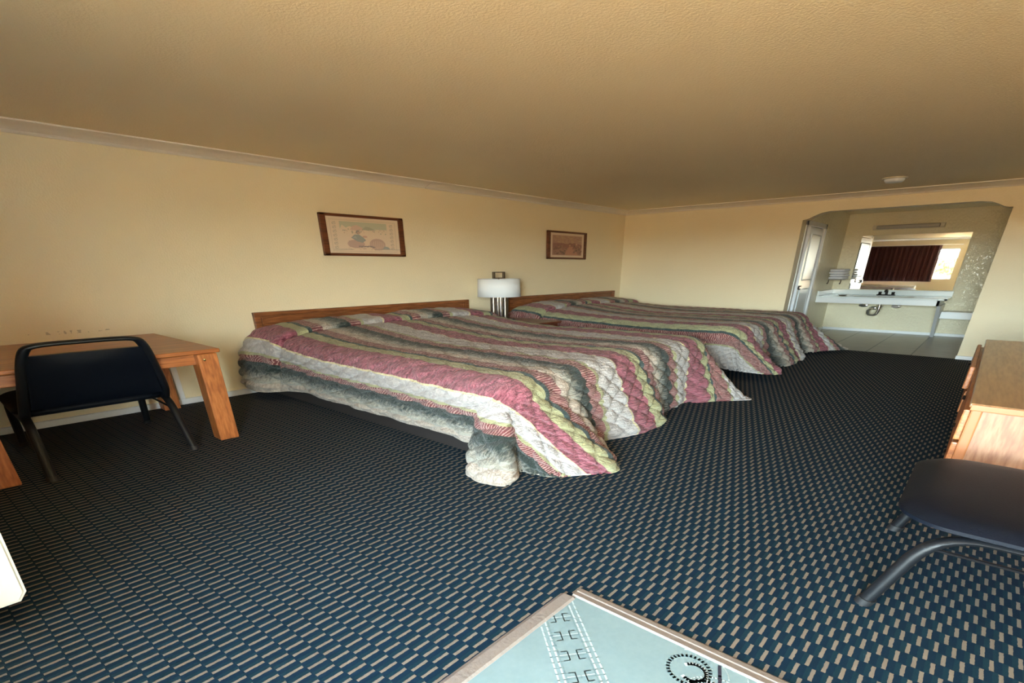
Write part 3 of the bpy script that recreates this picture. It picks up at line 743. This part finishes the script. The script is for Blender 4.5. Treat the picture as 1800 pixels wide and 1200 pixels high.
# ------------------------------------------------------------------ pictures
def picture(y0, y1, z0, z1, label, draw, fade):
    t = thing('framed_picture', label, 'picture', (.02, (y0+y1)/2, z0))
    w, h = .078, .030
    bm = bmesh.new()
    for a, b_ in (((y0, z0), (y0+w, z1)), ((y1-w, z0), (y1, z1)), ((y0, z0), (y1, z0+h)), ((y0, z1-h), (y1, z1))):
        box(bm, (.003, a[0], a[1]), (.050, b_[0], b_[1]), .008, 2)
    obj('frame', bm, WP, t)
    bm = bmesh.new(); box(bm, (.004, y0+w-.01, z0+h-.005), (.030, y1-w+.01, z1-h+.005))
    iy0, iy1, iz0, iz1 = y0+w, y1-w, z0+h, z1-h
    mats = [M_paper]
    cnt = [0]
    def poly(pts, col):
        if col not in [x[0] for x in cols]: cols.append((col, plain('print_ink', srgb(*[c_*(1-fade)+p_*fade for c_, p_ in zip(col, (226, 204, 178))]), .55)))
        mi = 1+[x[0] for x in cols].index(col)
        cnt[0] += 1; x =  .0305+.00012*cnt[0]
        quad(bm, [(x, iy0+u*(iy1-iy0), iz0+v*(iz1-iz0)) for u, v in pts], mi)
    cols = []
    draw(poly)
    obj('print', bm, mats+[c[1] for c in cols], t)
def ell(cx, cy, rx, ry, n=18, a0=0, a1=360): return [(cx+rx*math.cos(R(a0+(a1-a0)*i/n)), cy+ry*math.sin(R(a0+(a1-a0)*i/n))) for i in range(n)]
def art1(poly):
    rn = random.Random(3)
    def line(x0, y0, x1, y1, w, c): 
        dx_, dy_ = x1-x0, y1-y0; l = math.hypot(dx_, dy_*.45)+1e-9; nx, ny = -dy_*.45/l*w/2, dx_/l*w/2*2.2
        poly([(x0-nx, y0-ny), (x1-nx, y1-ny), (x1+nx, y1+ny), (x0+nx, y0+ny)], c)
    G = (196, 176, 150)
    for a in (.05, .95): line(a, .06, a, .94, .006, G)
    for a in (.06, .92): line(.05, a, .95, a, .006, G)
    for side in (.10, .885):
        for i in range(7):
            cy = .16+i*.11
            poly(ell(side, cy, .026, .042), (188, 170, 150)); poly(ell(side, cy, .016, .026), (220, 200, 176))
            line(side-.02, cy-.03, side+.02, cy+.05, .006, (170, 158, 140))
    poly([(.17, .68), (.82, .66), (.82, .88), (.17, .88)], (172, 180, 154))
    poly([(.17, .68), (.20, .79), (.25, .71), (.30, .76), (.36, .70), (.40, .66), (.17, .62)], (224, 202, 176))
    poly([(.30, .66), (.34, .77), (.40, .80), (.46, .74), (.50, .68), (.40, .64)], (206, 170, 152))
    poly([(.46, .68), (.52, .77), (.58, .75), (.64, .69), (.56, .66)], (144, 152, 132))
    poly([(.64, .70), (.70, .62), (.82, .60), (.82, .70)], (222, 202, 174))
    for i in range(34):
        x = rn.uniform(.18, .80); y = .60+rn.uniform(-.03, .08); poly(ell(x, y, .010, .018, 6), rn.choice([(150, 150, 128), (196, 164, 146), (206, 178, 156)]))
    poly(ell(.36, .27, .12, .12), (190, 154, 142))
    for i in range(7): line(.26, .19+i*.026, .46, .16+i*.036, .006, (164, 130, 124))
    poly([(.30, .44), (.35, .53), (.41, .54), (.47, .45), (.50, .38), (.45, .31), (.38, .34)], (122, 138, 142))
    poly([(.32, .44), (.36, .50), (.38, .42)], (150, 160, 158))
    poly(ell(.40, .60, .028, .055), (120, 116, 116)); poly(ell(.408, .585, .018, .035), (178, 140, 122))
    poly(ell(.49, .48, .035, .03), (198, 152, 136))
    poly(ell(.66, .27, .115, .17), (184, 148, 138)); poly(ell(.66, .25, .095, .12), (196, 162, 148))
    for i in range(6): line(.57+i*.03, .20, .60+i*.025, .40, .005, (160, 126, 120))
    for i in range(14): poly(ell(.40+i*.016, .20+rn.uniform(-.015, .015), .014, .018, 6), rn.choice([(92, 88, 96), (120, 108, 112)]))
    poly([(.72, .14), (.76, .22), (.81, .20), (.84, .14)], (130, 146, 150))
    for i in range(30): poly(ell(rn.uniform(.20, .80), rn.uniform(.10, .16), .012, .010, 6), rn.choice([(196, 166, 150), (176, 150, 140), (210, 190, 166)]))
    line(.05, .10, .30, .11, .006, (150, 140, 132)); line(.60, .13, .98, .13, .006, (150, 140, 132))
def art2(poly):
    rn = random.Random(5)
    poly([(.06, .08), (.94, .08), (.94, .92), (.06, .92)], (206, 170, 146)); poly([(.07, .10), (.93, .10), (.93, .90), (.07, .90)], (162, 118, 100))
    poly([(.07, .62), (.93, .55), (.93, .90), (.07, .90)], (176, 136, 114))
    for i in range(60):
        x, y = rn.uniform(.10, .90), rn.uniform(.56, .87); poly(ell(x, y, rn.uniform(.02, .06), .03, 8), rn.choice([(180, 140, 112), (170, 126, 108), (186, 150, 116)]))
    poly([(.07, .56), (.30, .60), (.50, .55), (.70, .62), (.93, .54), (.93, .40), (.07, .40)], (146, 98, 86))
    poly([(.40, .10), (.82, .10), (.64, .46), (.54, .46)], (188, 132, 106))
    for i in range(90):
        x = rn.choice([rn.uniform(.10, .46), rn.uniform(.66, .90)]); y = rn.uniform(.12, .50)
        if .40 < x < .82 and y < .2: continue
        poly(ell(x, y, rn.uniform(.015, .04), rn.uniform(.02, .05), 7), rn.choice([(120, 84, 70), (134, 96, 78), (150, 108, 90), (106, 84, 72), (168, 124, 100)]))
    poly(ell(.56, .53, .06, .09), (140, 96, 80)); poly(ell(.55, .50, .03, .04), (186, 136, 112)); poly(ell(.75, .56, .03, .04), (196, 150, 124))
picture(3.672, 4.905, 1.484, 1.944, 'framed print with pale border, teal and pink scene, above nearer bed', art1, .35)
picture(8.128, 9.366, 1.486, 1.946, 'framed reddish brown landscape print above the far bed', art2, .12)

# ------------------------------------------------------------------ smoke detector
t = thing('smoke_detector', 'round white smoke detector on the ceiling before the alcove arch', 'smoke detector', (4.99, 9.42, 2.34))
bm = bmesh.new(); lathe(bm, [(.15, .06), (.15, .048), (.14, .044)], (4.99, 9.42, 2.34), 36); obj('base', bm, M_cap, t, True)
bm = bmesh.new(); lathe(bm, [(.12, .046), (.112, .02), (.095, .008), (.05, .004)], (4.99, 9.42, 2.34), 36); obj('cover', bm, M_white, t, True)

# ------------------------------------------------------------------ vanity alcove
t = thing('vanity_counter', 'long white sink counter under the alcove mirror', 'vanity counter', (4.7, 13.8, .6))
cy0, cz = 13.10, .775
bm = bmesh.new()
# top with an oval basin
n = 40; cxs, cys, rx, ry = 4.70, 13.68, .55, .34
rim = [bm.verts.new((cxs+rx*math.cos(2*math.pi*k/n), cys+ry*math.sin(2*math.pi*k/n), cz)) for k in range(n)]
def edgept(a):
    c, s_ = math.cos(a), math.sin(a); x0_, x1_, y0_, y1_ = XA0+.003, 5.83, cy0, YA-.005
    ts = []
    if c > 1e-6: ts.append((x1_-cxs)/c)
    if c < -1e-6: ts.append((x0_-cxs)/c)
    if s_ > 1e-6: ts.append((y1_-cys)/s_)
    if s_ < -1e-6: ts.append((y0_-cys)/s_)
    tt = min(ts); return (cxs+c*tt, cys+s_*tt)
outer = [bm.verts.new((*edgept(2*math.pi*k/n), cz)) for k in range(n)]
for k in range(n): bm.faces.new((rim[k], rim[(k+1) % n], outer[(k+1) % n], outer[k]))
prev = rim
for sc_, dz_ in ((.96, -.02), (.8, -.08), (.45, -.12), (.1, -.125)):
    cur = [bm.verts.new((cxs+rx*sc_*math.cos(2*math.pi*k/n), cys+ry*sc_*math.sin(2*math.pi*k/n), cz+dz_)) for k in range(n)]
    for k in range(n): bm.faces.new((prev[k], prev[(k+1) % n], cur[(k+1) % n], cur[k]))
    prev = cur
bm.faces.new(prev)
box(bm, (XA0+.003, cy0, cz-.03), (5.83, cy0+.06, cz-.0005), .003); box(bm, (5.78, cy0, cz-.03), (5.83, YA-.005, cz-.0005), .003)
top = obj('countertop', bm, M_porc, t)
bm = bmesh.new(); box(bm, (XA0+.003, YA-.05, cz), (5.83, YA-.004, .872), .006); box(bm, (XA0+.003, cy0+.02, cz), (XA0+.045, YA-.05, .868), .006)
obj('backsplash', bm, M_porc, t)
bm = bmesh.new(); box(bm, (XA0+.003, cy0+.03, .645), (5.73, cy0+.08, cz-.031), .003); box(bm, (5.68, cy0+.03, .645), (5.73, YA-.01, cz-.031), .003); obj('apron', bm, M_white, t)
bm = bmesh.new(); prism(bm, [(14.10, 0), (13.2, .645), (YA-.01, .645), (YA-.01, .06), (14.2, .0)], 'X', 5.70, 5.76)
obj('support_bracket', bm, M_white, t)
bm = bmesh.new(); lathe(bm, [(.05, 0), (.05, .004), (.03, .003)], (cxs, cys, cz-.124), 16); obj('drain', bm, M_chrome, top, True)
t2 = thing('side_shelf', 'low white shelf at the right end of the sink counter', 'shelf', (6.0, 14.1, .38))
box_part('shelf_top', t2, (5.765, 13.9, .485), (XA1+.055, YA-.005, .505), M_white, .003)
box_part('apron', t2, (5.765, 13.88, .378), (XA1+.055, 13.92, .49), M_white, .003)
# faucet
t = thing('faucet', 'two-handled dark chrome faucet on the sink counter', 'faucet', (4.70, 14.12, cz))
bm = bmesh.new(); box(bm, (4.53, 14.06, cz+.001), (4.87, 14.16, cz+.02), .008, 3); obj('base', bm, M_dmetal, t, True)
bm = bmesh.new(); tube(bm, smoothpath([(4.70, 14.12, cz+.015), (4.70, 14.12, cz+.10), (4.70, 13.98, cz+.115), (4.70, 13.90, cz+.075)], .06, 5), .026, 10, rads=None); obj('spout', bm, M_dmetal, t, True)
for s in (-1, 1):
    bm = bmesh.new(); lathe(bm, [(.034, .0), (.026, .03), (.030, .035), (.034, .05), (.020, .056)], (4.70+s*.12, 14.12, cz+.018), 14)
    box(bm, (4.70+s*.12-.012, 14.06, cz+.058), (4.70+s*.12+.012, 14.17, cz+.068), .003); obj('handle', bm, M_dmetal, t, True)
tag(obj('soap_dish', (lambda b_: (lathe(b_, [(.05, 0), (.08, .008), (.085, .014), (.07, .012)], (3.98, 13.55, cz+.001), 20), b_)[1])(bmesh.new()), M_dmetal, smooth=True), 'small dark soap dish at the left end of the sink counter', 'soap dish')
# plumbing below the basin
t = thing('sink_drain_trap', 'chrome drain trap hanging below the sink', 'drain pipe', (4.66, 13.7, .38))
bm = bmesh.new(); tube(bm, smoothpath([(4.70, 13.68, .648), (4.70, 13.68, .47), (4.66, 13.68, .40), (4.52, 13.72, .40), (4.50, 13.76, .48), (4.50, 14.0, .50), (4.50, YA-.01, .50)], .06, 5), .034, 12); obj('pipe', bm, M_chrome, t, True)
bm = bmesh.new(); tube(bm, [(4.70, 13.68, .545), (4.70, 13.68, .585)], .06, 12); obj('slip_nut', bm, M_chrome, t, True)
bm = bmesh.new(); lathe(bm, [(.09, -.004), (.08, -.02), (.05, -.03)], (4.50, YA, .50), 20, ax='Y'); obj('wall_flange', bm, M_chrome, t, True)
for vx, lb in ((4.30, 'chrome shut-off valve on the wall left of the drain trap'), (4.92, 'chrome shut-off valve on the wall right of the drain trap')):
    v = thing('shutoff_valve', lb, 'valve', (vx, 14.3, .53))
    bm = bmesh.new(); lathe(bm, [(.10, -.004), (.09, -.03), (.05, -.04)], (vx, YA, .555), 20, ax='Y'); obj('escutcheon', bm, M_chrome, v, True)
    bm = bmesh.new(); tube(bm, [(vx, YA-.02, .555), (vx, 14.24, .555)], .022, 10); tube(bm, [(vx, 14.26, .555), (vx, 14.26, .66)], .014, 8); obj('stem', bm, M_chrome, v, True)
    bm = bmesh.new(); tube(bm, [(vx, 14.24, .555), (vx, 14.20, .555)], .05, 12, flat=1.4); obj('handle', bm, M_chrome, v, True)
# mirror
mr = obj('wall_mirror', BX((3.905, YA-.022, .880), (5.80, YA-.002, 1.938), .003, 1), M_mir)
tag(mr, 'large frameless mirror above the sink counter', 'mirror')
# light bar over the mirror
t = thing('vanity_light', 'long unlit grey light fixture on the wall above the mirror', 'light fixture', (4.69, 14.38, 2.03))
bm = bmesh.new(); box(bm, (4.07, 14.37, 2.035), (5.32, YA-.002, 2.125), .004); obj('mounting_plate', bm, M_cap, t)
bm = bmesh.new(); box(bm, (4.15, 14.27, 2.045), (5.24, 14.372, 2.115), .02, 4); obj('diffuser', bm, M_diff, t, True)
for x_ in (4.075, 5.245): box_part('end_cap', t, (x_, 14.28, 2.048), (x_+.072, 14.372, 2.112), M_cap, .008)
# towels on a wall rack
t = thing('towel_rack', 'wall-mounted metal towel rack in the alcove corner left of mirror', 'towel rack', (3.72, 14.0, 1.06))
bm = bmesh.new()
for y_ in (13.60, 13.80, 14.0, 14.2): tube(bm, [(3.60, y_, 1.082), (3.90, y_, 1.082)], .010, 8)
tube(bm, smoothpath([(3.60, YA-.005, 1.082), (3.60, 13.58, 1.082), (3.90, 13.58, 1.082), (3.90, YA-.005, 1.082)], .04, 3), .012, 8)
obj('shelf_bars', bm, M_chrome, t, True)
for x_ in (3.62, 3.86):
    bm = bmesh.new(); tube(bm, smoothpath([(x_, 13.62, 1.075), (x_, 13.60, 1.01), (x_, 13.55, .995), (x_, 13.53, 1.02)], .02, 4), .010, 8); obj('hook', bm, M_nickel, t, True)
tl = ['lowest', 'second', 'third', 'topmost']
tls = ['folded white towel at the bottom of the stack on the rack', 'folded white towel lying on the lowest towel of the stack', 'folded white towel directly under the topmost towel of the stack', 'topmost folded white towel of the stack on the rack']
for i in range(4):
    bm = bmesh.new(); z0 = 1.088+i*.052; hh = .050
    prof = []
    for k_ in range(14):
        a = 2*math.pi*k_/14; prof.append((13.64+.30+(.30*(abs(math.cos(a))**.5)*math.copysign(1, math.cos(a))), z0+hh/2+hh/2*(abs(math.sin(a))**.6)*math.copysign(1, math.sin(a))))
    xs_ = [3.585, 3.60, 3.65, 3.73, 3.81, 3.87, 3.888]; sc2 = [.8, .97, 1, 1.02, 1, .96, .8]; rings = []
    for x_, q in zip(xs_, sc2): rings.append([bm.verts.new((x_+.012*math.sin(i*2), 13.94+(u-13.94)*q, z0+hh/2+(v_-z0-hh/2)*q)) for u, v_ in prof])
    for A, B in zip(rings, rings[1:]):
        for k_ in range(14): bm.faces.new((A[k_], A[(k_+1) % 14], B[(k_+1) % 14], B[k_]))
    bm.faces.new(rings[0]); bm.faces.new(rings[-1])
    tag(obj('folded_towel', bm, M_towel, smooth=True), tls[i], 'towel', 'towels stacked on the rack')

# ------------------------------------------------------------------ front wall things: air conditioner, curtain
t = thing('wall_mounted_air_conditioner', 'off-white wall air conditioner below the window, corner showing at left edge', 'air conditioner', (2.8, -.38, .108))
bm = bmesh.new(); prism(bm, [(-.67, .108), (-.098, .108), (-.069, .144), (-.048, .50), (-.075, .585), (-.12, .60), (-.67, .60)], 'X', 1.60, 3.80)
bmesh.ops.bevel(bm, geom=[e for e in bm.edges if abs(e.verts[0].co.x-e.verts[1].co.x) < .01], offset=.012, segments=3, affect='EDGES')
obj('housing', bm, M_ac, t)
bm = bmesh.new(); box(bm, (1.85, -.50, .598), (2.55, -.16, .606), .002)
for i in range(12): box(bm, (1.9, -.48+i*.026, .606), (2.5, -.466+i*.026, .612))
obj('grille', bm, M_grille, t)
cur = bmesh.new(); n = 180; cols_ = []
for i in range(n+1):
    x = 1.0+3.26*i/n; y = YF+.105+.035*math.sin(i*.62)+.012*math.sin(i*1.9+1)
    cols_.append([cur.verts.new((x+.01*math.sin(i*.9+z_), y+.01*math.sin(z_*3+i*.3)*(2.13-z_), z_)) for z_ in (2.135, 1.9, 1.6, 1.3, 1.0, .755)])
for A, B in zip(cols_, cols_[1:]):
    for k_ in range(5): cur.faces.new((A[k_], A[k_+1], B[k_+1], B[k_]))
co = tag(obj('window_curtain', cur, M_curt, smooth=True), 'dark maroon pleated curtain drawn across most of the front window', 'curtain')
co.modifiers.new('t', 'SOLIDIFY').thickness = .006
bm = bmesh.new(); tube(bm, [(.95, YF+.105, 2.15), (4.95, YF+.105, 2.15)], .022, 10)
cr_ = obj('curtain_rod', bm, M_white, smooth=True); tag(cr_, 'white curtain rod above the front window', 'curtain rod')
for x_ in (1.0, 4.9): obj('bracket', BX((x_-.015, YF, 2.135), (x_+.015, YF+.1, 2.15), .003), M_white, cr_)

# ------------------------------------------------------------------ outside, seen in the mirror
def leafy(cx, cy, zc, r_, n_, seed, trunk):
    rn = random.Random(seed); t = thing('yellow_tree', 'yellow-leaved tree outside, seen through the window in the mirror', 'tree', (cx, cy, 0))
    bm = bmesh.new()
    for i in range(n_):
        u = Vector((rn.gauss(0, 1), rn.gauss(0, 1), rn.gauss(0, 1))).normalized()*r_*rn.uniform(.55, 1)
        c = Vector((cx, cy, zc))+Vector((u.x*1.5, u.y*.6, u.z*.36))
        a = Vector((rn.gauss(0, 1), rn.gauss(0, 1), rn.gauss(0, 1))).normalized(); b_ = a.orthogonal().normalized(); l = rn.uniform(.07, .15)
        quad(bm, [c-a*l, c-b_*l*.6, c+a*l, c+b_*l*.6])
    obj('foliage', bm, plain('yellow_leaves', (.40, .27, .05, 1), .7), t)
    bm = bmesh.new(); tube(bm, [(cx, cy, -.1), (cx+.1, cy, zc-.2*r_), (cx, cy+.1, zc)], .3, 8, rads=[.32, .22, .1]); obj('trunk', bm, plain('bark', (.12, .08, .05, 1), .9), t)
leafy(4.0, -16, 1.35, 1.5, 1500, 3, 1)

# ------------------------------------------------------------------ daylight
w = bpy.data.worlds.new('world'); S.world = w; w.use_nodes = True; nt = w.node_tree
bg = nt.nodes['Background']; tc = N(nt, 'ShaderNodeTexCoord'); sp = N(nt, 'ShaderNodeSeparateXYZ'); L(nt, tc.outputs['Generated'], sp.inputs[0])
mr_ = N(nt, 'ShaderNodeMapRange'); mr_.inputs[1].default_value = -1; mr_.inputs[2].default_value = 1; L(nt, sp.outputs['Z'], mr_.inputs[0])
rp = N(nt, 'ShaderNodeValToRGB'); e = rp.color_ramp.elements
e[0].position = 0; e[0].color = (.80, .50, .24, 1); e[1].position = 1; e[1].color = (.45, .66, .88, 1)
for p_, c_ in ((.485, (.82, .53, .26, 1)), (.499, (.85, .62, .34, 1)), (.506, (4.0, 4.9, 4.8, 1)), (.555, (3.8, 4.8, 5.1, 1)), (.60, (1.0, 1.35, 1.6, 1))):
    q = e.new(p_); q.color = c_
L(nt, mr_.outputs[0], rp.inputs['Fac']); L(nt, rp.outputs['Color'], bg.inputs['Color']); bg.inputs['Strength'].default_value = 9.0
def portal(x0, x1, z0, z1):
    ld = bpy.data.lights.new('daylight_portal', 'AREA'); ld.shape = 'RECTANGLE'; ld.size = x1-x0; ld.size_y = z1-z0
    lo = bpy.data.objects.new('daylight_portal', ld); COL.objects.link(lo); lo.location = ((x0+x1)/2, YF-TF-.04, (z0+z1)/2); lo.rotation_euler = (R(90), 0, 0)
    ld.cycles.is_portal = True
portal(DX0, DX1, 0, DZ); portal(4.2, WX1, WZ0, WZ1)

S.view_settings.view_transform = 'Standard'; S.view_settings.look = 'None'; S.view_settings.exposure = 1.75; S.view_settings.gamma = 1.0
S.view_settings.use_curve_mapping = False
S.cycles.use_denoising = True
S.cycles.max_bounces = 10; S.cycles.diffuse_bounces = 6; S.cycles.sample_clamp_indirect = 8
